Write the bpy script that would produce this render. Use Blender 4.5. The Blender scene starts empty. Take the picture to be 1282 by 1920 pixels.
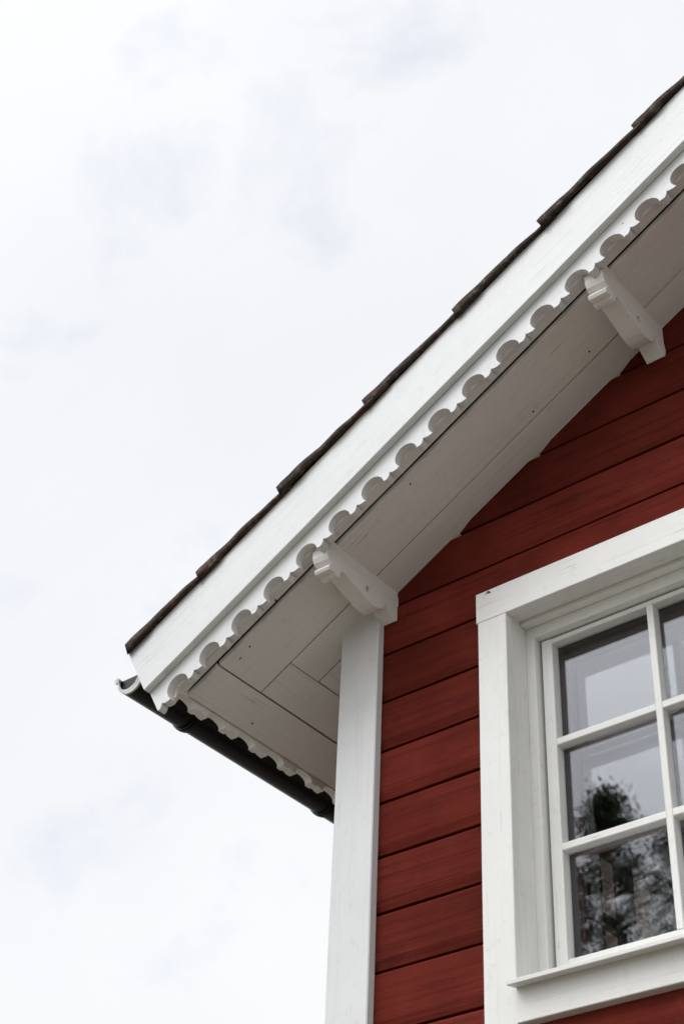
import bpy, bmesh, math, random
from mathutils import Vector, Matrix, noise
random.seed(7)
SC = bpy.context.scene
COL = SC.collection

# ------------------------------------------------------------------ camera
cam_d = bpy.data.cameras.new('camera')
cam = bpy.data.objects.new('camera', cam_d)
COL.objects.link(cam)
RIGHT = (0.7762783, 0.6292070, 0.0386076)
DOWN = (-0.3706503, 0.5051104, -0.7794112)
FWD = (-0.5099120, 0.5907301, 0.6253220)
cam.matrix_world = Matrix(((RIGHT[0], -DOWN[0], -FWD[0], 2.80224), (RIGHT[1], -DOWN[1], -FWD[1], -3.30612),
                           (RIGHT[2], -DOWN[2], -FWD[2], 1.6), (0, 0, 0, 1)))
cam_d.sensor_width = 36.0
cam_d.lens = 57.093
cam_d.clip_start = 0.05
cam_d.clip_end = 2000
cam_d.dof.use_dof = True
cam_d.dof.focus_distance = 4.9
cam_d.dof.aperture_fstop = 4.5
SC.camera = cam

# ------------------------------------------------------------------ world, sun, exposure
SUN_EL, SUN_AZ = math.radians(50), math.radians(206)      # azimuth measured from +y towards +x
world = bpy.data.worlds.new('World')
SC.world = world
world.use_nodes = True
wn, wl = world.node_tree.nodes, world.node_tree.links
wn.clear()
w_out = wn.new('ShaderNodeOutputWorld')
w_bg = wn.new('ShaderNodeBackground')
w_bg.inputs['Strength'].default_value = 0.1
w_sky = wn.new('ShaderNodeTexSky')
w_sky.sky_type = 'NISHITA'
w_sky.sun_disc = False
w_sky.sun_elevation = SUN_EL
w_sky.sun_rotation = SUN_AZ
w_tc = wn.new('ShaderNodeTexCoord')
w_map = wn.new('ShaderNodeMapping')
w_map.inputs['Location'].default_value = (11.2, 8.4, 1.7)
w_map.inputs['Scale'].default_value = (1.0, 1.0, 1.25)
wl.new(w_tc.outputs['Generated'], w_map.inputs['Vector'])
def wnoise(scale, detail, rough, dist):
    n = wn.new('ShaderNodeTexNoise')
    n.inputs['Scale'].default_value = scale
    n.inputs['Detail'].default_value = detail
    n.inputs['Roughness'].default_value = rough
    n.inputs['Distortion'].default_value = dist
    wl.new(w_map.outputs['Vector'], n.inputs['Vector'])
    return n
n1 = wnoise(6.5, 7, 0.58, 0.25)
n2 = wnoise(2.1, 5, 0.5, 0.2)
r1 = wn.new('ShaderNodeValToRGB')                          # thin places in the overcast
r1.color_ramp.elements[0].position = 0.27
r1.color_ramp.elements[0].color = (0.78, 0.78, 0.78, 1)
r1.color_ramp.elements[1].position = 0.43
r1.color_ramp.elements[1].color = (1, 1, 1, 1)
wl.new(n1.outputs['Fac'], r1.inputs['Fac'])
r2 = wn.new('ShaderNodeValToRGB')                          # the cloud's own brightness
r2.color_ramp.elements[0].position = 0.30
r2.color_ramp.elements[0].color = (8.6, 8.8, 9.25, 1)
r2.color_ramp.elements[1].position = 0.62
r2.color_ramp.elements[1].color = (9.65, 9.75, 9.95, 1)
wl.new(n2.outputs['Fac'], r2.inputs['Fac'])
w_mix = wn.new('ShaderNodeMix')
w_mix.data_type = 'RGBA'
wl.new(r1.outputs['Color'], w_mix.inputs['Factor'])
w_veil = wn.new('ShaderNodeVectorMath'); w_veil.operation = 'SCALE'     # blue sky brightened by the thin veil over it
w_veil.inputs['Scale'].default_value = 2.4
wl.new(w_sky.outputs['Color'], w_veil.inputs[0])
wl.new(w_veil.outputs[0], w_mix.inputs['A'])
wl.new(r2.outputs['Color'], w_mix.inputs['B'])
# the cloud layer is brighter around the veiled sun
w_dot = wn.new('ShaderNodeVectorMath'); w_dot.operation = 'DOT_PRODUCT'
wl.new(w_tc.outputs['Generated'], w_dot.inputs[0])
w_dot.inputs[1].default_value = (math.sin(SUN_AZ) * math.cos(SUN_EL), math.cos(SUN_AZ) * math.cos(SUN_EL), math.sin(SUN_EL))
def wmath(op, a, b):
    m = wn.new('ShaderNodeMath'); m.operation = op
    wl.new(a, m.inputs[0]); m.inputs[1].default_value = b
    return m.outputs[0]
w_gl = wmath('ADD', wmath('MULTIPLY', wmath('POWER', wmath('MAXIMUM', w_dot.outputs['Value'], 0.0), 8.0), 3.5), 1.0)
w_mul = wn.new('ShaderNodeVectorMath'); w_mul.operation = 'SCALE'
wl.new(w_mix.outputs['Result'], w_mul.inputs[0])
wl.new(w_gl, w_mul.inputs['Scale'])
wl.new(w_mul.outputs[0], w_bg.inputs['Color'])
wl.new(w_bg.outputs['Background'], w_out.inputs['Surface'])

sun_d = bpy.data.lights.new('sun', 'SUN')
sun_d.energy = 0.5
sun_d.angle = math.radians(30)
sun_d.color = (1.0, 0.98, 0.95)
sun = bpy.data.objects.new('sun', sun_d)
COL.objects.link(sun)
sdir = Vector((math.sin(SUN_AZ) * math.cos(SUN_EL), math.cos(SUN_AZ) * math.cos(SUN_EL), math.sin(SUN_EL)))
sun.rotation_euler = sdir.to_track_quat('Z', 'Y').to_euler()
sun.location = (-5, -10, 15)

vs = SC.view_settings
vs.view_transform = 'Standard'
vs.look = 'None'
vs.gamma = 1.0
vs.exposure = 0.0
vs.use_curve_mapping = False
SC.render.engine = 'CYCLES'
SC.cycles.use_denoising = True
SC.cycles.max_bounces = 10
SC.cycles.transparent_max_bounces = 16

# ------------------------------------------------------------------ material helpers
def new_mat(name):
    m = bpy.data.materials.new(name)
    m.use_nodes = True
    nt = m.node_tree
    return m, nt.nodes, nt.links, nt.nodes['Principled BSDF']

def coords(N, L, scale=(1, 1, 1), use_random=True):
    tc = N.new('ShaderNodeTexCoord')
    mp = N.new('ShaderNodeMapping')
    mp.inputs['Scale'].default_value = scale
    if use_random:
        oi = N.new('ShaderNodeObjectInfo')
        mul = N.new('ShaderNodeMath'); mul.operation = 'MULTIPLY'; mul.inputs[1].default_value = 37.0
        L.new(oi.outputs['Random'], mul.inputs[0])
        add = N.new('ShaderNodeVectorMath'); add.operation = 'ADD'
        L.new(tc.outputs['Object'], add.inputs[0])
        L.new(mul.outputs[0], add.inputs[1])
        L.new(add.outputs[0], mp.inputs['Vector'])
    else:
        L.new(tc.outputs['Object'], mp.inputs['Vector'])
    return mp.outputs['Vector']

def noise_node(N, L, vec, scale, detail=4, rough=0.55, dist=0.0):
    n = N.new('ShaderNodeTexNoise')
    n.inputs['Scale'].default_value = scale
    n.inputs['Detail'].default_value = detail
    n.inputs['Roughness'].default_value = rough
    n.inputs['Distortion'].default_value = dist
    L.new(vec, n.inputs['Vector'])
    return n.outputs['Fac']

def ramp(N, L, fac, stops):
    r = N.new('ShaderNodeValToRGB')
    cr = r.color_ramp
    while len(cr.elements) < len(stops):
        cr.elements.new(0.5)
    for e, (p, c) in zip(cr.elements, stops):
        e.position = p
        e.color = (c[0], c[1], c[2], 1) if not isinstance(c, (int, float)) else (c, c, c, 1)
    L.new(fac, r.inputs['Fac'])
    return r.outputs['Color']

def mix(N, L, fac, a, b, blend='MIX'):
    m = N.new('ShaderNodeMix'); m.data_type = 'RGBA'; m.blend_type = blend
    for sock, v in ((m.inputs['Factor'], fac), (m.inputs['A'], a), (m.inputs['B'], b)):
        if hasattr(v, 'is_output'):
            L.new(v, sock)
        elif isinstance(v, (int, float)):
            sock.default_value = v
        else:
            sock.default_value = (v[0], v[1], v[2], 1)
    return m.outputs['Result']

def math_node(N, L, op, a, b=0.0):
    m = N.new('ShaderNodeMath'); m.operation = op
    for sock, v in ((m.inputs[0], a), (m.inputs[1], b)):
        if hasattr(v, 'is_output'):
            L.new(v, sock)
        else:
            sock.default_value = v
    return m.outputs[0]

def bump(N, L, P, height, strength, dist, prev=None):
    b = N.new('ShaderNodeBump')
    b.inputs['Strength'].default_value = strength
    b.inputs['Distance'].default_value = dist
    L.new(height, b.inputs['Height'])
    if prev is not None:
        L.new(prev, b.inputs['Normal'])
    L.new(b.outputs['Normal'], P.inputs['Normal'])
    return b.outputs['Normal']

def specks(N, L, vec, scale, chance, size):
    v = N.new('ShaderNodeTexVoronoi')
    v.inputs['Scale'].default_value = scale
    L.new(vec, v.inputs['Vector'])
    sep = N.new('ShaderNodeSeparateColor')
    L.new(v.outputs['Color'], sep.inputs['Color'])
    pick = math_node(N, L, 'LESS_THAN', sep.outputs[0], chance)
    sz = math_node(N, L, 'MULTIPLY', sep.outputs[1], size)
    near = math_node(N, L, 'LESS_THAN', v.outputs['Distance'], sz)
    return math_node(N, L, 'MULTIPLY', pick, near)

def paint_mat(name, col, dirt=(0.20, 0.17, 0.14), speck=0.07, grain=0.35, rough=0.42):
    m, N, L, P = new_mat(name)
    v0 = coords(N, L)
    vg = coords(N, L, (2.2, 75, 75))
    vs_ = coords(N, L, (0.55, 1, 1))
    big = noise_node(N, L, v0, 3.5, 5, 0.6)
    c = ramp(N, L, big, [(0.25, [x * 0.93 for x in col]), (0.7, [min(1, x * 1.02) for x in col])])
    fine = noise_node(N, L, vg, 1.0, 5, 0.65, 0.3)
    streak = ramp(N, L, fine, [(0.22, (0.89, 0.88, 0.86)), (0.46, (1, 1, 1))])
    c = mix(N, L, 1.0, c, streak, 'MULTIPLY')
    grime = noise_node(N, L, v0, 26, 6, 0.7)
    gm = ramp(N, L, grime, [(0.56, 0.0), (0.78, 0.42)])
    c = mix(N, L, gm, c, [x * 0.62 for x in col])
    sp = specks(N, L, vs_, 17, speck, 0.085)
    c = mix(N, L, sp, c, dirt)
    sp2 = specks(N, L, vs_, 60, speck * 0.8, 0.10)
    c = mix(N, L, math_node(N, L, 'MULTIPLY', sp2, 0.6), c, dirt)
    ck = noise_node(N, L, coords(N, L, (3.2, 150, 150)), 1.0, 3, 0.5, 0.6)
    ckm = ramp(N, L, ck, [(0.67, 0.0), (0.71, 1.0)])
    patch = ramp(N, L, noise_node(N, L, v0, 6.5, 3, 0.5), [(0.50, 0.0), (0.58, 0.6)])
    c = mix(N, L, mix(N, L, 1.0, ckm, patch, 'MULTIPLY'), c, dirt)
    L.new(c, P.inputs['Base Color'])
    P.inputs['Roughness'].default_value = rough
    P.inputs['Specular IOR Level'].default_value = 0.35
    lumps = noise_node(N, L, v0, 90, 4, 0.6)
    nb = bump(N, L, P, fine, grain, 0.0016)
    nb = bump(N, L, P, lumps, 0.18, 0.0012, nb)
    bump(N, L, P, sp, -0.5, 0.001, nb)
    return m

M_WHITE = paint_mat('white_linseed_paint', (0.705, 0.713, 0.708), speck=0.2, grain=0.5)
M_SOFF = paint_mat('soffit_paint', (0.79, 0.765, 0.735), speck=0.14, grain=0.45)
M_WIN = paint_mat('window_paint', (0.77, 0.765, 0.735), speck=0.12, grain=0.3, rough=0.38)

def red_mat():
    m, N, L, P = new_mat('falu_red_paint')
    v0 = coords(N, L)
    vg = coords(N, L, (1.6, 60, 60))
    vk = coords(N, L, (0.45, 1, 1))
    big = noise_node(N, L, v0, 2.6, 5, 0.6)
    c = ramp(N, L, big, [(0.25, (0.088, 0.0140, 0.0095)), (0.5, (0.128, 0.0200, 0.0132)), (0.78, (0.172, 0.0310, 0.0215))])
    fine = noise_node(N, L, vg, 1.0, 6, 0.7, 0.4)
    st = ramp(N, L, fine, [(0.25, (0.50, 0.46, 0.46)), (0.48, (1, 1, 1)), (0.8, (1.18, 1.2, 1.2))])
    c = mix(N, L, 1.0, c, st, 'MULTIPLY')
    worn = noise_node(N, L, coords(N, L, (0.5, 1.6, 1.6)), 9, 6, 0.7)
    wm = ramp(N, L, worn, [(0.54, 0.0), (0.74, 0.75)])
    c = mix(N, L, wm, c, (0.055, 0.012, 0.010))
    sp = specks(N, L, vk, 9, 0.22, 0.12)
    c = mix(N, L, sp, c, (0.018, 0.008, 0.007))
    sp2 = specks(N, L, coords(N, L), 70, 0.05, 0.12)
    c = mix(N, L, math_node(N, L, 'MULTIPLY', sp2, 0.7), c, (0.24, 0.06, 0.045))
    oi = N.new('ShaderNodeObjectInfo')
    tone = ramp(N, L, oi.outputs['Random'], [(0.0, 0.82), (1.0, 1.14)])
    c = mix(N, L, 1.0, c, tone, 'MULTIPLY')
    L.new(c, P.inputs['Base Color'])
    P.inputs['Roughness'].default_value = 0.9
    P.inputs['Specular IOR Level'].default_value = 0.06
    nb = bump(N, L, P, fine, 1.0, 0.0030)
    bump(N, L, P, noise_node(N, L, v0, 160, 4, 0.6), 0.3, 0.0012, nb)
    return m
M_RED = red_mat()

def tile_mat():
    m, N, L, P = new_mat('weathered_clay_tile')
    v0 = coords(N, L)
    a = noise_node(N, L, v0, 9, 6, 0.65)
    c = ramp(N, L, a, [(0.3, (0.022, 0.015, 0.012)), (0.55, (0.045, 0.028, 0.023)), (0.78, (0.13, 0.045, 0.032))])
    li = noise_node(N, L, v0, 38, 6, 0.75)
    lm = ramp(N, L, li, [(0.50, 0.0), (0.64, 0.8)])
    lc = ramp(N, L, noise_node(N, L, v0, 14, 3), [(0.35, (0.085, 0.080, 0.045)), (0.65, (0.15, 0.135, 0.105))])
    c = mix(N, L, lm, c, lc)
    L.new(c, P.inputs['Base Color'])
    P.inputs['Roughness'].default_value = 0.88
    P.inputs['Specular IOR Level'].default_value = 0.2
    bump(N, L, P, noise_node(N, L, v0, 70, 6, 0.7), 0.5, 0.003)
    return m
M_TILE = tile_mat()

def simple_mat(name, col, rough=0.6, metal=0.0, nscale=20, var=0.25, bmp=0.2, spec=0.4):
    m, N, L, P = new_mat(name)
    v0 = coords(N, L)
    a = noise_node(N, L, v0, nscale, 5, 0.6)
    c = ramp(N, L, a, [(0.3, [x * (1 - var) for x in col]), (0.7, [x * (1 + var) for x in col])])
    L.new(c, P.inputs['Base Color'])
    P.inputs['Roughness'].default_value = rough
    P.inputs['Metallic'].default_value = metal
    P.inputs['Specular IOR Level'].default_value = spec
    bump(N, L, P, a, bmp, 0.002)
    return m
M_BLACK = simple_mat('black_coated_steel', (0.004, 0.004, 0.0055), 0.40, 0.0, 30, 0.3, 0.03, 0.28)
M_ZINC = simple_mat('weathered_zinc', (0.50, 0.50, 0.49), 0.5, 0.0, 60, 0.25, 0.3)
M_BROWN = simple_mat('brown_inner_sash_paint', (0.040, 0.018, 0.015), 0.5, 0, 30, 0.25, 0.1)
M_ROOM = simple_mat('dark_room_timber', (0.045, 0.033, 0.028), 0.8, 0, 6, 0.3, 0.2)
M_CHIP = simple_mat('bare_grey_wood', (0.16, 0.13, 0.105), 0.9, 0, 60, 0.6, 0.5)
M_RAW = simple_mat('dark_raw_timber', (0.030, 0.022, 0.017), 0.9, 0, 10, 0.3, 0.3)

def glass_mat():
    m, N, L, P = new_mat('old_window_glass')
    N.remove(P)
    out = N['Material Output']
    geo = N.new('ShaderNodeNewGeometry')
    fr = N.new('ShaderNodeFresnel')
    inv = N.new('ShaderNodeMix'); inv.data_type = 'FLOAT'
    L.new(geo.outputs['Backfacing'], inv.inputs['Factor'])
    inv.inputs['A'].default_value = 1.57
    inv.inputs['B'].default_value = 1 / 1.57
    L.new(inv.outputs['Result'], fr.inputs['IOR'])
    gl = N.new('ShaderNodeBsdfGlossy'); gl.inputs['Roughness'].default_value = 0.0
    gl.inputs['Color'].default_value = (0.95, 0.95, 1.0, 1)
    tr = N.new('ShaderNodeBsdfTransparent'); tr.inputs['Color'].default_value = (0.96, 0.97, 0.965, 1)
    v0 = coords(N, L)
    wav = noise_node(N, L, v0, 7, 2, 0.5)
    b = N.new('ShaderNodeBump'); b.inputs['Strength'].default_value = 0.006; b.inputs['Distance'].default_value = 0.004
    L.new(wav, b.inputs['Height'])
    L.new(b.outputs['Normal'], gl.inputs['Normal'])
    ms = N.new('ShaderNodeMixShader')
    L.new(fr.outputs['Fac'], ms.inputs['Fac'])
    L.new(tr.outputs['BSDF'], ms.inputs[1])
    L.new(gl.outputs['BSDF'], ms.inputs[2])
    L.new(ms.outputs['Shader'], out.inputs['Surface'])
    return m
M_GLASS = glass_mat()

def ground_mat():
    m, N, L, P = new_mat('gravel_yard')
    v0 = coords(N, L, use_random=False)
    a = noise_node(N, L, v0, 0.35, 5, 0.6)
    g = noise_node(N, L, v0, 40, 6, 0.7)
    grav = ramp(N, L, g, [(0.3, (0.13, 0.108, 0.092)), (0.7, (0.26, 0.222, 0.195))])
    gras = ramp(N, L, g, [(0.3, (0.05, 0.075, 0.025)), (0.7, (0.10, 0.14, 0.05))])
    mk = ramp(N, L, a, [(0.50, 0.0), (0.62, 1.0)])
    L.new(mix(N, L, mk, grav, gras), P.inputs['Base Color'])
    P.inputs['Roughness'].default_value = 0.95
    bump(N, L, P, g, 0.6, 0.02)
    return m
M_GROUND = ground_mat()
def leaf_mat(name, a, b):
    m, N, L, P = new_mat(name)
    v0 = coords(N, L)
    c = ramp(N, L, noise_node(N, L, v0, 1.3, 4, 0.6), [(0.3, a), (0.7, b)])
    L.new(c, P.inputs['Base Color'])
    P.inputs['Roughness'].default_value = 0.6
    return m
M_NEEDLE = leaf_mat('pine_needles', (0.030, 0.045, 0.016), (0.055, 0.080, 0.030))
M_LEAF = leaf_mat('birch_leaves', (0.060, 0.085, 0.025), (0.11, 0.14, 0.045))
M_BARK = simple_mat('tree_bark', (0.10, 0.07, 0.05), 0.9, 0, 8, 0.5, 0.8)

# ------------------------------------------------------------------ geometry helpers
def finish(name, verts, faces, mat, parent=None, matrix=None, smooth=False, merge=True):
    me = bpy.data.meshes.new(name)
    me.from_pydata([tuple(v) for v in verts], [], faces)
    bm = bmesh.new(); bm.from_mesh(me)
    if merge:
        bmesh.ops.remove_doubles(bm, verts=bm.verts, dist=1e-5)
    bmesh.ops.recalc_face_normals(bm, faces=bm.faces)
    bm.to_mesh(me); bm.free()
    me.materials.append(mat)
    if smooth:
        for p in me.polygons: p.use_smooth = True
    return link(name, me, parent, matrix)

def link(name, me, parent=None, matrix=None):
    o = bpy.data.objects.new(name, me)
    COL.objects.link(o)
    if parent is not None: o.parent = parent
    if matrix is not None: o.matrix_local = matrix
    return o

def axes(origin, X, Y, Z):
    m = Matrix.Identity(4)
    for i, a in enumerate((X, Y, Z)):
        for k in range(3): m[k][i] = a[k]
    for k in range(3): m[k][3] = origin[k]
    return m

def sweep(profile, x0, x1, n, wob=0.0, seed=0.0):
    """closed profile [(y,z)] swept along x; x0/x1 may be functions of (y,z)"""
    V, F = [], []
    k = len(profile)
    f0 = x0 if callable(x0) else (lambda y, z: x0)
    f1 = x1 if callable(x1) else (lambda y, z: x1)
    for i in range(n + 1):
        t = i / n
        for (y, z) in profile:
            a, b = f0(y, z), f1(y, z)
            x = a + (b - a) * t
            if wob:
                d1 = noise.noise(Vector((x * 2.6 + seed, y * 9, z * 9 + 5))) * wob
                d2 = noise.noise(Vector((x * 2.6 + seed + 31, y * 9, z * 9))) * wob
                d3 = noise.noise(Vector((x * 14 + seed + 11, y * 40, z * 40))) * wob * 0.35
                V.append((x, y + d1 + d3, z + d2))
            else:
                V.append((x, y, z))
    for i in range(n):
        for j in range(k):
            j2 = (j + 1) % k
            F.append((i * k + j, i * k + j2, (i + 1) * k + j2, (i + 1) * k + j))
    F.append(tuple(range(k)))
    F.append(tuple(range(n * k, n * k + k)))
    return V, F

def rect_profile(y0, y1, z0, z1, c=0.0025):
    return [(y0 + c, z0), (y1 - c, z0), (y1, z0 + c), (y1, z1 - c), (y1 - c, z1), (y0 + c, z1), (y0, z1 - c), (y0, z0 + c)]

def board(name, x0, x1, y0, y1, z0, z1, mat, parent, matrix=None, wob=0.0008, c=0.0025, step=0.07):
    L_ = (x1 - x0) if not callable(x0) and not callable(x1) else 3.0
    V, F = sweep(rect_profile(y0, y1, z0, z1, c), x0, x1, max(2, int(L_ / step)), wob, random.uniform(0, 99))
    return finish(name, V, F, mat, parent, matrix)

def prism(poly, d0, d1, place):
    """polygon [(a,b)] extruded between depths; place(a,b,d)->xyz"""
    k = len(poly)
    V = [place(a, b, d0) for a, b in poly] + [place(a, b, d1) for a, b in poly]
    F = [tuple(range(k)), tuple(range(k, 2 * k))] + [(i, (i + 1) % k, k + (i + 1) % k, k + i) for i in range(k)]
    return V, F

def join(parts):
    V, F = [], []
    for v, f in parts:
        o = len(V)
        V += [tuple(p) for p in v]
        F += [tuple(i + o for i in q) for q in f]
    return V, F

def box(x0, x1, y0, y1, z0, z1):
    return prism([(x0, z0), (x1, z0), (x1, z1), (x0, z1)], y0, y1, lambda a, b, d: (a, d, b))

def tube(path, radii, seg=8):
    V, F = [], []
    n = len(path)
    for i, p in enumerate(path):
        p = Vector(p)
        d = (Vector(path[min(n - 1, i + 1)]) - Vector(path[max(0, i - 1)])).normalized()
        a = d.orthogonal().normalized(); b = d.cross(a)
        for j in range(seg):
            t = 2 * math.pi * j / seg
            V.append(tuple(p + (a * math.cos(t) + b * math.sin(t)) * radii[i]))
    for i in range(n - 1):
        for j in range(seg):
            F.append((i * seg + j, i * seg + (j + 1) % seg, (i + 1) * seg + (j + 1) % seg, (i + 1) * seg + j))
    F.append(tuple(range(seg))); F.append(tuple(range((n - 1) * seg, n * seg)))
    return V, F

def empty(name, loc=(0, 0, 0)):
    o = bpy.data.objects.new(name, None)
    o.location = loc
    COL.objects.link(o)
    return o

# ------------------------------------------------------------------ ground
gv, gf = [], []
G = 24
for i in range(G + 1):
    for j in range(G + 1):
        u, w = (i / G * 2 - 1), (j / G * 2 - 1)
        gv.append((u * abs(u) * 900, w * abs(w) * 900, 0))
for i in range(G):
    for j in range(G):
        gf.append((i * (G + 1) + j, (i + 1) * (G + 1) + j, (i + 1) * (G + 1) + j + 1, i * (G + 1) + j + 1))
gnd = finish('ground', gv, gf, M_GROUND)
gnd['kind'] = 'structure'

# ------------------------------------------------------------------ house
TH = math.radians(29.5)
CT, ST = math.cos(TH), math.sin(TH)
P0 = Vector((0.205, 0, 4.654))                   # soffit meets the gable wall here
E_ = Vector((CT, 0, ST)); N_ = Vector((-ST, 0, CT)); Y_ = Vector((0, 1, 0))
RIDGE_X = 2.9
S_RIDGE = (RIDGE_X - P0.x) / CT
DEPTH = 6.0
def roof_z(x):                                    # underside of the soffit
    if x > RIDGE_X: x = 2 * RIDGE_X - x
    return P0.z + (x - P0.x) * ST / CT
MIR = Matrix.Translation((2 * RIDGE_X, 0, 0)) @ Matrix.Diagonal((-1, 1, 1, 1))
M_RAKE = axes(P0, E_, Y_, N_)                     # x up the slope, y into the house, z normal
M_FACE = axes(P0, E_, N_, -Y_)                    # x up the slope, y normal, z towards the viewer
M_EAVE = axes(P0, Y_, -E_, N_)                    # x along the eave, y down the slope, z normal

house = empty('house', (0, 0, 0))
house['label'] = 'red timber house with white scalloped eaves, white window and clay tile roof'
house['category'] = 'house'

# --- wall cores (dark inside lining)
def poly_wall(name, polys, place, d0, d1, mat):
    return finish(name, *join([prism(p, d0, d1, place) for p in polys]), mat, house, merge=False)
W0, W1, WZ0, WZ1 = 0.615, 2.225, 3.14, 4.41      # window opening in the gable
T = 0.012
xa, xb = 0.032, 2 * RIDGE_X - 0.032
polys = [
    [(xa, 0), (W0, 0), (W0, roof_z(W0) + T), (xa, roof_z(xa) + T)],
    [(W0, 0), (W1, 0), (W1, WZ0), (W0, WZ0)],
    [(W0, WZ1), (W1, WZ1), (W1, roof_z(W1) + T), (W0, roof_z(W0) + T)],
    [(W1, 0), (RIDGE_X, 0), (RIDGE_X, roof_z(RIDGE_X) + T), (W1, roof_z(W1) + T)],
    [(RIDGE_X, 0), (xb, 0), (xb, roof_z(xb) + T), (RIDGE_X, roof_z(RIDGE_X) + T)]]
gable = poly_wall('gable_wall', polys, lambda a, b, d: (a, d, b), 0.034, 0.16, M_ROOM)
SW0, SW1, SZ0, SZ1 = 1.20, 1.84, 3.45, 4.42      # window opening in the left side wall
zt = roof_z(0.03)
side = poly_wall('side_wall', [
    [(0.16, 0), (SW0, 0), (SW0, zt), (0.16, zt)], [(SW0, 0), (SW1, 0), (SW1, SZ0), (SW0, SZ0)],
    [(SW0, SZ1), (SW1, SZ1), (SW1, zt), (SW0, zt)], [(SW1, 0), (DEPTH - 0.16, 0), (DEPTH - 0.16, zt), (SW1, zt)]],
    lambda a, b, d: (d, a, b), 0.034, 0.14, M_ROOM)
poly_wall('side_wall', [[(0.16, 0), (DEPTH - 0.16, 0), (DEPTH - 0.16, zt), (0.16, zt)]],
          lambda a, b, d: (2 * RIDGE_X - d, a, b), 0.034, 0.14, M_RED)
poly_wall('rear_wall', [[(xa, 0), (xb, 0), (xb, roof_z(xb)), (RIDGE_X, roof_z(RIDGE_X)), (xa, roof_z(xa))]],
          lambda a, b, d: (a, d, b), DEPTH - 0.16, DEPTH, M_RED)
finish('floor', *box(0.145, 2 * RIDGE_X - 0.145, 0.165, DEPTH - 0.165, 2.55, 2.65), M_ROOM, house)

# --- siding boards
PITCH = 0.1735
JOINT = 4.4345
SIDE_PROF = [(0.004, -0.0095), (0.0055, -0.0088), (0.029, -0.0010), (0.033, 0.0), (0.1585, 0.0), (0.161, -0.0012), (0.1690, -0.0105),
             (0.1695, -0.030), (0.004, -0.030)]
def siding_mesh(z0, x0f, x1f, n):
    dz, dy = random.uniform(-0.0012, 0.0012), random.uniform(-0.0015, 0.0015)
    prof = [(a + dz, b + dy) for a, b in SIDE_PROF]
    return sweep(prof, x0f, x1f, n, 0.0017, random.uniform(0, 99))
M_WALL = lambda z0: axes((0, 0, z0), (1, 0, 0), (0, 0, 1), (0, -1, 0))
k = -16
while True:
    z0 = JOINT - PITCH * (k + 1) + 0.0          # bottom of this board
    k += 1
    if z0 + PITCH < 0.25: break
    def left(y, z, z0=z0):
        zz = z0 + y
        return max(0.10, P0.x + (zz - P0.z) * CT / ST - 0.05)
    def right(y, z, z0=z0):
        return 2 * RIDGE_X - left(y, z)
    if left(0.17, 0) >= RIDGE_X - 0.02: continue
    zb = z0
    if zb + PITCH > 3.24 and zb < WZ1 + 0.02:
        segs = [(left, 0.60, 9), (2.24, right, 24)]
    else:
        segs = [(left, right, 60)]
    for a, b, n in segs:
        finish('siding_board', *siding_mesh(z0, a, b, n), M_RED, gable, M_WALL(z0))
M_SIDE = lambda z0: axes((0.030, 0, z0), (0, -1, 0), (0, 0, 1), (-1, 0, 0))
for k in range(-1, 25):
    z0 = JOINT - PITCH * (k + 1)
    if z0 < 0.1: break
    segs = [(-DEPTH, -SW1 - 0.02), (-SW0 + 0.02, -0.10)] if z0 + PITCH > SZ0 and z0 < SZ1 else [(-DEPTH, -0.10)]
    for a, b in segs:
        finish('siding_board', *siding_mesh(z0, a, b, max(3, int((b - a) / 0.3))), M_RED, side, M_SIDE(z0))

# --- corner boards
def cut_top(x):
    return roof_z(x) + 0.012
V, F = sweep(rect_profile(0.0, 0.1490, -0.001, 0.030, 0.003), 0.05, lambda y, z: cut_top(y), 70, 0.0012, 3.3)
finish('corner_board', V, F, M_WHITE, house, Matrix(((0, 1, 0, 0), (0, 0, -1, 0), (1, 0, 0, 0), (0, 0, 0, 1))))
V, F = sweep(rect_profile(0.0015, 0.150, 0.0015, 0.0295, 0.003), 0.05, lambda y, z: roof_z(z) + 0.012, 40, 0.0012, 8.1)
finish('corner_board', V, F, M_WHITE, house, Matrix(((0, 0, 1, 0), (0, 1, 0, 0), (1, 0, 0, 0), (0, 0, 0, 1))))
V, F = sweep(rect_profile(0.0, 0.1490, -0.001, 0.030, 0.003), 0.05, lambda y, z: cut_top(y), 20, 0.0012, 5.3)
finish('corner_board', V, F, M_WHITE, house, MIR @ Matrix(((0, 1, 0, 0), (0, 0, -1, 0), (1, 0, 0, 0), (0, 0, 0, 1))))

# --- soffit (rafter bed) with its boards
deckp = [(-0.655, 0.034), (S_RIDGE, 0.034), (S_RIDGE, 0.190), (-0.70, 0.190)]
roof_parts = []
for mir in (False, True):
    pl = lambda s, t, d, mir=mir: ((2 * RIDGE_X - (P0 + E_ * s + N_ * t).x) if mir else (P0 + E_ * s + N_ * t).x, d, (P0 + E_ * s + N_ * t).z)
    roof_parts.append(prism(deckp, -0.350, DEPTH + 0.3, pl))
roof = finish('roof', *join(roof_parts), M_RAW, house, merge=False)
g = 0.0030
soffit = finish('soffit', *sweep([(-0.3515, 0.0175), (-0.346, 0.0140), (-0.3115, 0.0140), (-0.3110, 0.0145), (-0.3110, 0.0325), (-0.3515, 0.0325)],
                             -0.735, S_RIDGE, 50, 0.0008, 6.1), M_SOFF, house, M_RAKE)   # strip along the bargeboard
sb = lambda s0, s1, y0, y1, zj=0.0: board('soffit_board', s0, s1, y0, y1, zj, 0.02 + zj, M_SOFF, soffit, Matrix.Identity(4), 0.0009, 0.0010)
sb(-0.5365, S_RIDGE, -0.3045 + 0.0035, -0.107 - 0.0022)
sb(-0.399, S_RIDGE, -0.107 + 0.0022, 0.0285, -0.0012)
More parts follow.
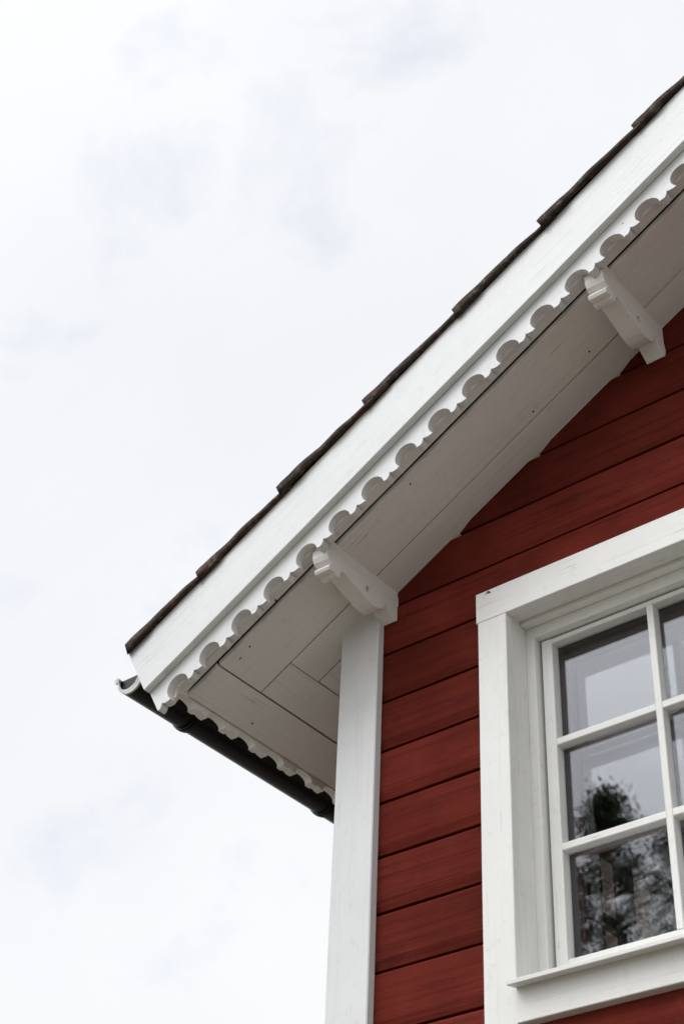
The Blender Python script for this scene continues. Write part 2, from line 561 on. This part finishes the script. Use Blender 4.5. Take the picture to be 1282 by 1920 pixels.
def eave_board(s0, s1, y0, y1, zj=0.0):
    return board('soffit_board', y0, y1, -s1, -s0, zj, 0.02 + zj, M_SOFF, soffit, M_RAKE.inverted() @ M_EAVE, 0.0009, 0.0010, step=0.12)
eave_board(-0.678, -0.5430, -0.3045 + 0.003, DEPTH, 0.0)
eave_board(-0.5365, -0.4020, -0.104, DEPTH, 0.0008)
eave_board(-0.3975, -0.228, 0.0345, DEPTH, 0.0)
board('soffit', -0.735, S_RIDGE, -0.3515, 0.0285, 0, 0.02, M_SOFF, house, MIR @ M_RAKE)

nail_me = bpy.data.meshes.new('nail')
nail_me.from_pydata([(0.0032 * math.cos(a), 0.0032 * math.sin(a), z) for z in (0.004, -0.0008) for a in [math.pi * i / 5 for i in range(10)]], [],
                    [tuple(range(10)), tuple(range(10, 20))] + [(i, (i + 1) % 10, 10 + (i + 1) % 10, 10 + i) for i in range(10)])
nail_me.materials.append(M_RAW)
nr = random.Random(21)
for i in range(15):
    link('nail', nail_me, soffit, Matrix.Translation((-0.60 + i * 0.17 + nr.uniform(-0.06, 0.06), nr.choice((-0.2, -0.28, -0.13, -0.045, -0.318)) + nr.uniform(-0.01, 0.01), 0.0 if i % 3 else -0.0006)))

# --- scalloped boards
PER = 0.1442
def scallop_edge(s_first, n, end_s, flat=1.0):
    """lower edge running in +s from the tip at s_first: a tooth of two lobes, then a round notch"""
    pts = []
    for i in range(n):
        b = s_first + i * PER
        sc, dx, dy = random.uniform(0.94, 1.04), random.uniform(-0.0020, 0.0020), random.uniform(-0.0018, 0.0018)
        tooth = [(0.0, -0.0365), (0.004, -0.0395), (0.011, -0.0405), (0.018, -0.0375), (0.024, -0.0325), (0.0275, -0.028), (0.029, -0.0245),
                 (0.0305, -0.0270), (0.034, -0.0310), (0.041, -0.0360), (0.048, -0.0388), (0.0560, -0.0400)]
        for x, y in tooth:
            pts.append((b + x * sc + dx, y + dy))
        cx, cy, r = b + 0.1000, -0.0235, 0.0428 + random.uniform(-0.0016, 0.0010)
        a0 = math.pi + 0.40; a1 = -0.34
        for q in range(0, 22):
            a = a0 + (a1 - a0) * q / 21
            pts.append((cx + math.cos(a) * r, cy + math.sin(a) * r))
    return [(x, -0.0405 + (y + 0.0405) * flat) for x, y in pts if x <= end_s]

def scallop_obj(name, s_first, n, end_s, top, parent, matrix, z0, z1, mat, s_start=None, flat=1.0):
    low = scallop_edge(s_first, n, end_s, flat)
    if s_start is not None:
        low = [(s_start, low[0][1])] + [p for p in low if p[0] > s_start + 0.001]
    poly = low + [(end_s, low[-1][1]), (end_s, top), (low[0][0], top)]
    bm = bmesh.new()
    k = len(poly)
    c = 0.0018
    f = [bm.verts.new((a, b, z1)) for a, b in poly]
    r = [bm.verts.new((a, b, z0)) for a, b in poly]
    for i in range(k):
        bm.faces.new((f[i], f[(i + 1) % k], r[(i + 1) % k], r[i]))
    for loop in (f, r):
        ed = [bm.edges.get((loop[i], loop[(i + 1) % k])) for i in range(k)]
        bmesh.ops.triangle_fill(bm, use_beauty=True, use_dissolve=False, edges=ed)
    bmesh.ops.recalc_face_normals(bm, faces=bm.faces)
    me = bpy.data.meshes.new(name)
    bm.to_mesh(me); bm.free()
    me.materials.append(mat)
    return link(name, me, parent, matrix)

S_END = -0.760
# front fascia along the rake (nearest the viewer) and the scalloped board behind it
def barge(Mx):
    V, F = sweep(rect_profile(0.0525, 0.252, 0.3805, 0.4055, 0.0022), S_END, S_RIDGE + 0.1, 60, 0.0011, 2.2)
    b = finish('bargeboard', V, F, M_WHITE, house, Mx)
    scallop_obj('scalloped_trim', -0.618 - PER, 28, S_RIDGE, 0.16, b, Matrix.Identity(4), 0.352, 0.380, M_WHITE, s_start=S_END + 0.001)
    return b
barge(M_FACE)
barge(MIR @ M_FACE)
# scalloped board hanging along the eave
M_EV = axes((-0.392, 0, 4.3325), (0, 1, 0), (0, 0, 1), (1, 0, 0))
scallop_obj('eave_trim', -0.266 - PER, 43, DEPTH, 0.12, house, M_EV, -0.029, 0.0, M_SOFF, s_start=-0.3505, flat=0.46)

# --- carved brackets
BR = [(-0.351, -0.030), (-0.350, -0.062), (-0.343, -0.078), (-0.334, -0.085), (-0.326, -0.087), (-0.3275, -0.093), (-0.336, -0.099), (-0.339, -0.108),
      (-0.334, -0.1165), (-0.323, -0.119), (-0.3205, -0.113), (-0.312, -0.1125), (-0.305, -0.1225), (-0.292, -0.1235), (-0.285, -0.116), (-0.283, -0.101),
      (-0.276, -0.091), (-0.262, -0.0885), (-0.235, -0.096), (-0.205, -0.107), (-0.170, -0.119), (-0.140, -0.1275), (-0.112, -0.1295),
      (-0.088, -0.1245), (-0.070, -0.111), (-0.0605, -0.092), (-0.058, -0.082), (-0.004, -0.122), (0.006, -0.116), (0.006, -0.05)]
def bracket(x_right, width=0.062, sc=1.0):
    zs = roof_z(x_right)
    xl = x_right - width
    bm = bmesh.new()
    prof = [(y, z * sc) for y, z in BR]
    loops = []
    for x in (x_right, xl):
        zz = roof_z(x)
        lo = [bm.verts.new((x, y, zs + z)) for y, z in prof]
        lo.append(bm.verts.new((x, 0.006, zz + 0.004)))
        lo.append(bm.verts.new((x, -0.351, zz + 0.004)))
        loops.append(lo)
    k = len(loops[0])
    for i in range(k):
        bm.faces.new((loops[0][i], loops[0][(i + 1) % k], loops[1][(i + 1) % k], loops[1][i]))
    # bored hole in the right cheek
    H = 14
    hc = (-0.150, zs - 0.082 * sc); hr = 0.0118
    rim = [bm.verts.new((x_right, hc[0] + hr * 0.8 * math.cos(2 * math.pi * i / H), hc[1] + hr * math.sin(2 * math.pi * i / H))) for i in range(H)]
    ins = [bm.verts.new((x_right - 0.05, v.co.y, v.co.z)) for v in rim]
    for i in range(H):
        bm.faces.new((rim[i], rim[(i + 1) % H], ins[(i + 1) % H], ins[i]))
    bm.faces.new(ins)
    ed = [bm.edges.get((loops[0][i], loops[0][(i + 1) % k])) for i in range(k)] + [bm.edges.get((rim[i], rim[(i + 1) % H])) for i in range(H)]
    bmesh.ops.triangle_fill(bm, use_beauty=True, use_dissolve=False, edges=ed)
    ed = [bm.edges.get((loops[1][i], loops[1][(i + 1) % k])) for i in range(k)]
    bmesh.ops.triangle_fill(bm, use_beauty=True, use_dissolve=False, edges=ed)
    bmesh.ops.recalc_face_normals(bm, faces=bm.faces)
    me = bpy.data.meshes.new('bracket')
    # local frame: length along y becomes local x so that the grain follows it
    Mx = axes((xl, 0, zs), (0, 1, 0), (-1, 0, 0), (0, 0, 1))
    bm.transform(Mx.inverted())
    bm.to_mesh(me); bm.free()
    me.materials.append(M_SOFF)
    o = link('bracket', me, house, Mx)
    bv = o.modifiers.new('edge', 'BEVEL'); bv.width = 0.0018; bv.segments = 2; bv.limit_method = 'ANGLE'; bv.angle_limit = math.radians(50)
    return o
b1 = bracket(0.199, 0.058, 0.92); b1['label'] = 'carved white bracket at the corner board'
b2 = bracket(1.217, 0.062, 1.0); b2['label'] = 'carved white bracket higher up the gable'
bracket(2.235)

# --- roof tiles
TL, TW, TT = 0.425, 0.265, 0.018
def tile_mesh(seed, ragged):
    rnd = random.Random(seed)
    nx, ny = 22, 18
    def sec(u):                                   # two-cup section across the tile, u 0..1 from the outer rim
        return 0.017 * (0.5 - 0.5 * math.cos(2 * math.pi * 2 * u))
    V, F = [], []
    for side in (1, 0):
        for i in range(nx + 1):
            for j in range(ny + 1):
                u, w = j / ny, i / nx
                x = w * TL; y = u * TW
                if i == 0: x += ragged * noise.noise(Vector((u * 6 + seed, 3.1, 0)))
                if j == 0: y += ragged * 0.4 * noise.noise(Vector((w * 5 + seed, 9.1, 0)))
                z = sec(u) + (TT if side else -(0.025 - 0.031 * w + 0.009 * max(0, min(1, (0.27 - w) / 0.05))) * math.exp(-(u / 0.07) ** 2))
                z += 0.0018 * noise.noise(Vector((x * 9 + seed, y * 9, side * 3.0))) + 0.0010 * noise.noise(Vector((x * 38 + seed, y * 30, side * 7.0)))
                if i == 0: z -= 0.004
                
                V.append((x, y, z))
    n1_ = (nx + 1) * (ny + 1)
    id_ = lambda s, i, j: s * n1_ + i * (ny + 1) + j
    for i in range(nx):
        for j in range(ny):
            F.append((id_(0, i, j), id_(0, i, j + 1), id_(0, i + 1, j + 1), id_(0, i + 1, j)))
            F.append((id_(1, i, j), id_(1, i + 1, j), id_(1, i + 1, j + 1), id_(1, i, j + 1)))
    for i in range(nx):
        F.append((id_(0, i, 0), id_(0, i + 1, 0), id_(1, i + 1, 0), id_(1, i, 0)))
        F.append((id_(0, i, ny), id_(1, i, ny), id_(1, i + 1, ny), id_(0, i + 1, ny)))
    for j in range(ny):
        F.append((id_(0, 0, j), id_(1, 0, j), id_(1, 0, j + 1), id_(0, 0, j + 1)))
        F.append((id_(0, nx, j), id_(0, nx, j + 1), id_(1, nx, j + 1), id_(1, nx, j)))
    me = bpy.data.meshes.new('roof_tile')
    me.from_pydata(V, [], F)
    bm = bmesh.new(); bm.from_mesh(me)
    bmesh.ops.recalc_face_normals(bm, faces=bm.faces); bm.to_mesh(me); bm.free()
    me.materials.append(M_TILE)
    for p in me.polygons: p.use_smooth = True
    return me
TILES = [tile_mesh(s, 0.011) for s in (1.3, 4.7, 8.2, 12.9)]
rows = [-0.752, -0.419, -0.040, 0.347, 0.752, 1.124, 1.526, 1.905, 2.285, 2.66]
tilt = math.atan2(0.031, 0.385)
lift = [0.000, 0.000, 0.004, 0.002, 0.000, 0.002, 0.002, 0, 0, 0]
Y_TILE = -0.419
for ri, s in enumerate(rows):
    for ci in range(24):
        me = TILES[(ri * 3 + ci * 5) % 4]
        m = (Matrix.Translation((s + (0 if ci == 0 else random.uniform(-0.006, 0.006)), Y_TILE + ci * 0.262 + (random.uniform(-0.004, 0.004)), 0.273 + lift[ri]))
             @ Matrix.Rotation(tilt + random.uniform(-0.006, 0.008), 4, 'Y') @ Matrix.Rotation(random.uniform(-0.008, 0.008), 4, 'Z') @ Matrix.Rotation(random.uniform(-0.03, 0.03), 4, 'X'))
        link('roof_tile', me, roof, M_RAKE @ m)
VV, FF = [], []
tm = TILES[0]
for s in rows:
    for ci in range(24):
        m = MIR @ M_RAKE @ Matrix.Translation((s, Y_TILE + ci * 0.262, 0.273)) @ Matrix.Rotation(tilt, 4, 'Y')
        o = len(VV)
        VV += [tuple(m @ v.co) for v in tm.vertices]
        FF += [tuple(i + o for i in p.vertices) for p in tm.polygons]
ft = finish('roof_tile_field', VV, FF, M_TILE, roof, merge=False)
ft['kind'] = 'stuff'
rid = [(RIDGE_X + 0.11 * math.cos(a), roof_z(RIDGE_X) + 0.21 + 0.11 * math.sin(a)) for a in [math.pi * i / 10 for i in range(11)]]
finish('ridge_cap', *prism(rid, -0.44, DEPTH + 0.3, lambda a, b, d: (a, d, b)), M_TILE, roof)

# --- gutter
GX, GZ, GR = -0.5735, 4.4155, 0.057
ZT = 4.4285
def gutter_ring(r, y0, y1, thick, a_from=math.pi - 0.22, a_to=2 * math.pi + 0.22, n=28):
    out = [(GX + r * math.cos(a_from + (a_to - a_from) * i / n), GZ + r * math.sin(a_from + (a_to - a_from) * i / n)) for i in range(n + 1)]
    inn = [(GX + (r - thick) * math.cos(a_from + (a_to - a_from) * i / n), GZ + (r - thick) * math.sin(a_from + (a_to - a_from) * i / n)) for i in range(n + 1)]
    return prism(out + inn[::-1], y0, y1, lambda a, b, d: (a, d, b))
bead = tube([(GX - GR - 0.006, -0.381, ZT - 0.004), (GX - GR - 0.006, DEPTH + 0.3, ZT - 0.004)], [0.009, 0.009], 12)
gutter = finish('gutter', *join([gutter_ring(GR, -0.381, DEPTH + 0.3, 0.003), bead]), M_BLACK, house, merge=False)
for p in gutter.data.polygons: p.use_smooth = len(p.vertices) == 4 and abs(p.normal.y) < 0.5
gm = gutter.modifiers.new('split', 'EDGE_SPLIT'); gm.split_angle = math.radians(40)
for yc in (-0.118, 0.590, 1.35):
    c_ = finish('gutter_clip', *join([gutter_ring(GR + 0.005, yc - 0.016, yc + 0.016, 0.0048), gutter_ring(GR + 0.0075, yc - 0.005, yc + 0.005, 0.0073)]), M_BLACK, gutter, merge=False)
half = [(GX + (GR - 0.0035) * math.cos(a), GZ + (GR - 0.0035) * math.sin(a)) for a in [math.pi - 0.22 + (math.pi + 0.44) * i / 24 for i in range(25)]]
finish('end_cap', *prism(half, -0.375, -0.369, lambda a, b, d: (a, d, b)), M_BLACK, gutter)
# pale folded rim of the cap: a crescent, widest at the lower right
cr_o = [(GX + (GR + 0.001) * math.cos(a), GZ + (GR + 0.001) * math.sin(a)) for a in [math.pi - 0.05 + (math.pi + 0.15) * i / 24 for i in range(25)]]
cr_i = [(GX - 0.010 + (GR - 0.013) * math.cos(a), GZ + 0.005 + (GR - 0.013) * math.sin(a)) for a in [math.pi - 0.05 + (math.pi + 0.15) * i / 24 for i in range(25)]]
er = finish('end_cap_rim', *join([prism(cr_o + cr_i[::-1], -0.3885, -0.3815, lambda a, b, d: (a, d, b)),
            tube([(GX - GR - 0.006, -0.390, ZT - 0.004), (GX - GR - 0.006, -0.3815, ZT - 0.004)], [0.0105, 0.0105], 12)]), M_ZINC, gutter, merge=False)
er['label'] = 'pale worn metal rim of the gutter end'

# ------------------------------------------------------------------ gable window
win_parts = []
MW = axes((0, 0, 0), (1, 0, 0), (0, 0, 1), (0, -1, 0))      # x across, y up, z towards the viewer
MV = Matrix(((0, 1, 0, 0), (0, 0, -1, 0), (1, 0, 0, 0), (0, 0, 0, 1)))  # local x up, y across, z towards the viewer
XR = 2.185
# frame (karm): the part that carries all others
V, F = box(0.6557, XR - 0.0302, 0.0765, 0.155, 4.3345, 4.4055)
window = finish('window', V, F, M_WIN, house, merge=False)
def wv(name, x0, x1, z0, z1, y0, y1, mat=M_WIN, wob=0.0007, c=0.002):   # upright piece
    V, F = sweep(rect_profile(x0, x1, -y1, -y0, c), z0, z1, max(2, int((z1 - z0) / 0.06)), wob, random.uniform(0, 99))
    return finish(name, V, F, mat, window, MV)
def wh(name, x0, x1, z0, z1, y0, y1, mat=M_WIN, wob=0.0007, c=0.002):   # level piece
    V, F = sweep(rect_profile(z0, z1, -y1, -y0, c), x0, x1, max(2, int((x1 - x0) / 0.06)), wob, random.uniform(0, 99))
    return finish(name, V, F, mat, window, MW)
wh('frame_rail', 0.6557, XR - 0.0302, 3.16, 3.262, 0.0765, 0.155)
wv('frame_post', 0.612, 0.6555, 3.16, 4.4055, 0.076, 0.155, wob=0.0004)
wv('frame_post', XR - 0.030, XR + 0.03, 3.16, 4.4055, 0.076, 0.155)
wv('frame_post', 1.392, 1.432, 3.2622, 4.3343, 0.074, 0.155)
# outer casing
wv('casing', 0.5275, 0.628, 2.98, 4.3765, -0.030, 0.0)
wv('casing', XR, XR + 0.104, 2.98, 4.3765, -0.030, 0.0)
wh('casing', 0.5235, XR + 0.108, 4.3772, 4.4855, -0.0305, 0.0)
# jamb and head linings
wv('jamb_lining', 0.606, 0.6265, 3.222, 4.3870, 0.0003, 0.0757)
wv('jamb_lining', XR + 0.0015, XR + 0.022, 3.222, 4.3870, 0.0003, 0.0757)
wh('head_lining', 0.6267, XR + 0.0013, 4.3875, 4.402, 0.0003, 0.0757)
wh('head_bead', 0.6285, XR - 0.0015, 4.3725, 4.3872, 0.0475, 0.0757)
# sill and apron
V, F = sweep([(3.2205, 0.072), (3.2215, 0.0755), (3.2310, 0.0760), (3.2330, 0.074), (3.2620, -0.076), (3.2480, -0.076)], 0.6280, XR + 0.001, 40, 0.0008, 4.0)
finish('sill', V, F, M_WIN, window, MW)
wh('apron', 0.6292, XR - 0.001, 3.137, 3.2290, -0.0335, 0.0)
# paint chip on the head casing
chip = finish('paint_chip', *prism([(0.556, 4.4695), (0.562, 4.472), (0.5785, 4.4685), (0.574, 4.478), (0.567, 4.4825)], -0.0312, -0.029, lambda a, b, d: (a, d, b)), M_CHIP, window)
chip['label'] = 'small patch of bare wood on the window casing'
# sashes
SASH = [(0.664, 1.390), (1.434, 2.153)]
ZROW = [3.334, 3.642, 3.664, 3.968, 3.990, 4.3125]
for si, (a, b) in enumerate(SASH):
    la, rb = a + 0.036, b - 0.035
    mid = (la + rb) / 2
    ma, mb = mid - 0.0105, mid + 0.0105
    wv('sash_stile', a, la, 3.268, 4.3285, 0.1005, 0.138)
    wv('sash_stile', rb, b, 3.268, 4.3285, 0.1005, 0.138)
    wh('sash_rail', la + 0.0004, rb - 0.0004, ZROW[5], 4.3285, 0.1010, 0.138)
    wh('sash_rail', la + 0.0004, rb - 0.0004, 3.268, ZROW[0], 0.1010, 0.138)
    wv('muntin', ma, mb, ZROW[0] + 0.0003, ZROW[5] - 0.0003, 0.1000, 0.138)
    for z0_, z1_ in ((ZROW[1], ZROW[2]), (ZROW[3], ZROW[4])):
        for x0_, x1_ in ((la + 0.0003, ma - 0.0003), (mb + 0.0003, rb - 0.0003)):
            wh('muntin', x0_, x1_, z0_, z1_, 0.1018, 0.138)
    for z0_, z1_ in ((ZROW[0], ZROW[1]), (ZROW[2], ZROW[3]), (ZROW[4], ZROW[5])):
        for x0_, x1_ in ((la, ma), (mb, rb)):
            e = 0.004
            o = finish('pane', *prism([(-(x1_ - x0_) / 2 - e, -(z1_ - z0_) / 2 - e), ((x1_ - x0_) / 2 + e, -(z1_ - z0_) / 2 - e),
                                       ((x1_ - x0_) / 2 + e, (z1_ - z0_) / 2 + e), (-(x1_ - x0_) / 2 - e, (z1_ - z0_) / 2 + e)], 0.0, 0.003, lambda p, q, d: (p, d, q)),
                       M_GLASS, window, Matrix.Translation(((x0_ + x1_) / 2, 0.1290, (z0_ + z1_) / 2)) @ Matrix.Rotation(random.uniform(-0.0012, 0.0012), 4, 'Z'))
    # inner sash, brown
    ia, ib = (a + 0.006, b - 0.004)
    wv('inner_stile', ia, ia + 0.046, 3.268, 4.3285, 0.166, 0.196, M_BROWN)
    wv('inner_stile', ib - 0.046, ib, 3.268, 4.3285, 0.166, 0.196, M_BROWN)
    wh('inner_rail', ia + 0.0462, ib - 0.0462, 4.288, 4.3285, 0.167, 0.196, M_BROWN)
    wh('inner_rail', ia + 0.0462, ib - 0.0462, 3.268, 3.318, 0.167, 0.196, M_BROWN)
    wh('inner_muntin', ia + 0.0462, ib - 0.0462, 3.640, 3.664, 0.170, 0.196, M_BROWN)
    wh('inner_muntin', ia + 0.0462, ib - 0.0462, 3.967, 3.991, 0.170, 0.196, M_BROWN)
    hw, hh = (ib - ia) / 2 - 0.042, 0.52
    finish('inner_pane', *prism([(-hw, -hh), (hw, -hh), (hw, hh), (-hw, hh)], 0.0, 0.003, lambda p, q, d: (p, d, q)),
           M_GLASS, window, Matrix.Translation(((ia + ib) / 2, 0.1865, 3.80)) @ Matrix.Rotation(0.0015, 4, 'X'))
# inner lining between the sashes and the room
finish('inner_frame', *join([box(0.612, 0.664, 0.1555, 0.215, 3.16, 4.4055), box(XR - 0.03, XR + 0.03, 0.1555, 0.215, 3.16, 4.4055),
       box(0.6642, XR - 0.0302, 0.1555, 0.215, 4.3345, 4.4055), box(0.6642, XR - 0.0302, 0.1555, 0.215, 3.16, 3.262), box(1.392, 1.432, 0.1555, 0.215, 3.2622, 4.3343)]), M_BROWN, window, merge=False)

# ------------------------------------------------------------------ side window, seen through the gable window
sw = [box(0.050, 0.135, SW0, 1.268, SZ0, SZ1), box(0.050, 0.135, 1.760, SW1, SZ0, SZ1), box(0.050, 0.135, 1.268, 1.760, 4.355, SZ1),
      box(0.050, 0.135, 1.268, 1.760, SZ0, 3.52)]
swin = finish('side_window', *join(sw), M_BROWN, house, merge=False)
finish('muntin', *box(0.098, 0.134, 1.410, 1.490, 3.5203, 4.3547), M_BROWN, swin)
for y0, y1 in ((1.2683, 1.4097), (1.4903, 1.7597)):
    finish('muntin', *box(0.100, 0.132, y0, y1, 4.027, 4.067), M_BROWN, swin)
    for z0_, z1_ in ((3.517, 4.030), (4.064, 4.358)):
        finish('pane', *box(0.108, 0.111, y0 - 0.003, y1 + 0.003, z0_, z1_), M_GLASS, swin)

# ------------------------------------------------------------------ trees across the yard, mirrored in the panes
def tree(name, label, base, height, crown_from, crown_r, n_limb, per, leaf, mat, seed, tip=0.25, cl_r=0.32):
    rnd = random.Random(seed)
    t = empty(name, base)
    t['label'] = label; t['category'] = 'tree'; t['group'] = 'trees across the yard behind the viewer'
    path, rad = [], []
    for i in range(15):
        w = i / 14
        path.append((0.35 * math.sin(w * 3 + seed), 0.3 * math.sin(w * 2.3 + seed * 2), w * height * 0.985))
        rad.append(0.26 * height / 20 * (1 - w) ** 0.8 + 0.012)
    parts = [tube(path, rad, 9)]
    LV, LF = [], []
    def at(w):
        f = w * 14; i = min(13, int(f)); u = f - i
        return Vector(path[i]).lerp(Vector(path[i + 1]), u)
    def cluster(c, r, n):
        for _ in range(n):
            d = Vector((rnd.gauss(0, 1), rnd.gauss(0, 1), rnd.gauss(0, 0.8))) * r * 0.55
            p = c + d
            a = Vector((rnd.gauss(0, 1), rnd.gauss(0, 1), rnd.gauss(0, 1))).normalized()
            b = a.orthogonal().normalized()
            b = Matrix.Rotation(rnd.uniform(0, 6.28), 3, a) @ b
            s = leaf * rnd.uniform(0.6, 1.35)
            cc = a.cross(b)
            o = len(LV)
            LV.extend([tuple(p - b * s), tuple(p + cc * s * 0.45), tuple(p + b * s), tuple(p - cc * s * 0.45)])
            LF.append((o, o + 1, o + 2, o + 3))
    for i in range(n_limb):
        w = crown_from + (0.995 - crown_from) * ((i + rnd.random()) / n_limb) ** 0.85
        p = at(min(0.999, w))
        rel = (w - crown_from) / (1 - crown_from)
        ln = crown_r * (math.sin(math.pi * min(1, 0.22 + rel * 0.78)) ** 0.8 + tip * 0.5) * rnd.uniform(0.55, 1.15)
        ang = i * 2.4 + rnd.uniform(-0.5, 0.5)
        up = rnd.uniform(-0.05, 0.55) + rel * 0.5
        d = Vector((math.cos(ang), math.sin(ang), up)).normalized()
        pts = [p]
        for q in range(1, 5):
            pts.append(p + d * ln * q / 4 + Vector((rnd.gauss(0, 0.06), rnd.gauss(0, 0.06), 0.05 * q * q * 0.1)) * ln)
        parts.append(tube([tuple(v) for v in pts], [0.05 * (1 - rel * 0.7) * height / 20, 0.038 * (1 - rel * 0.7), 0.026 * (1 - rel * .6), 0.016, 0.006], 5))
        for q in range(2, 5):
            for _ in range(2):
                cluster(pts[q] + Vector((rnd.gauss(0, 0.2), rnd.gauss(0, 0.2), rnd.gauss(0, 0.15))) * ln * 0.5, cl_r * rnd.uniform(0.7, 1.3), per)
    cluster(Vector(path[-1]), cl_r, per * 2)
    finish('trunk', *join(parts), M_BARK, t, merge=False)
    me = bpy.data.meshes.new('crown')
    me.from_pydata(LV, [], LF)
    me.materials.append(mat)
    link('crown', me, t)
    return t
def polar(az, dist):
    return (0.85 - math.sin(math.radians(az)) * dist, 0.13 - math.cos(math.radians(az)) * dist, 0)
tree('pine_tree', 'tall dark pine mirrored in the panes, nearest the window edge', polar(29.6, 30), 20.4, 0.55, 1.5, 70, 30, 0.068, M_NEEDLE, 3, cl_r=0.34)
tree('birch_tree', 'loose pale birch mirrored to the right of the dark pine', polar(27.6, 36), 22.6, 0.45, 2.3, 90, 24, 0.068, M_LEAF, 5, cl_r=0.45)
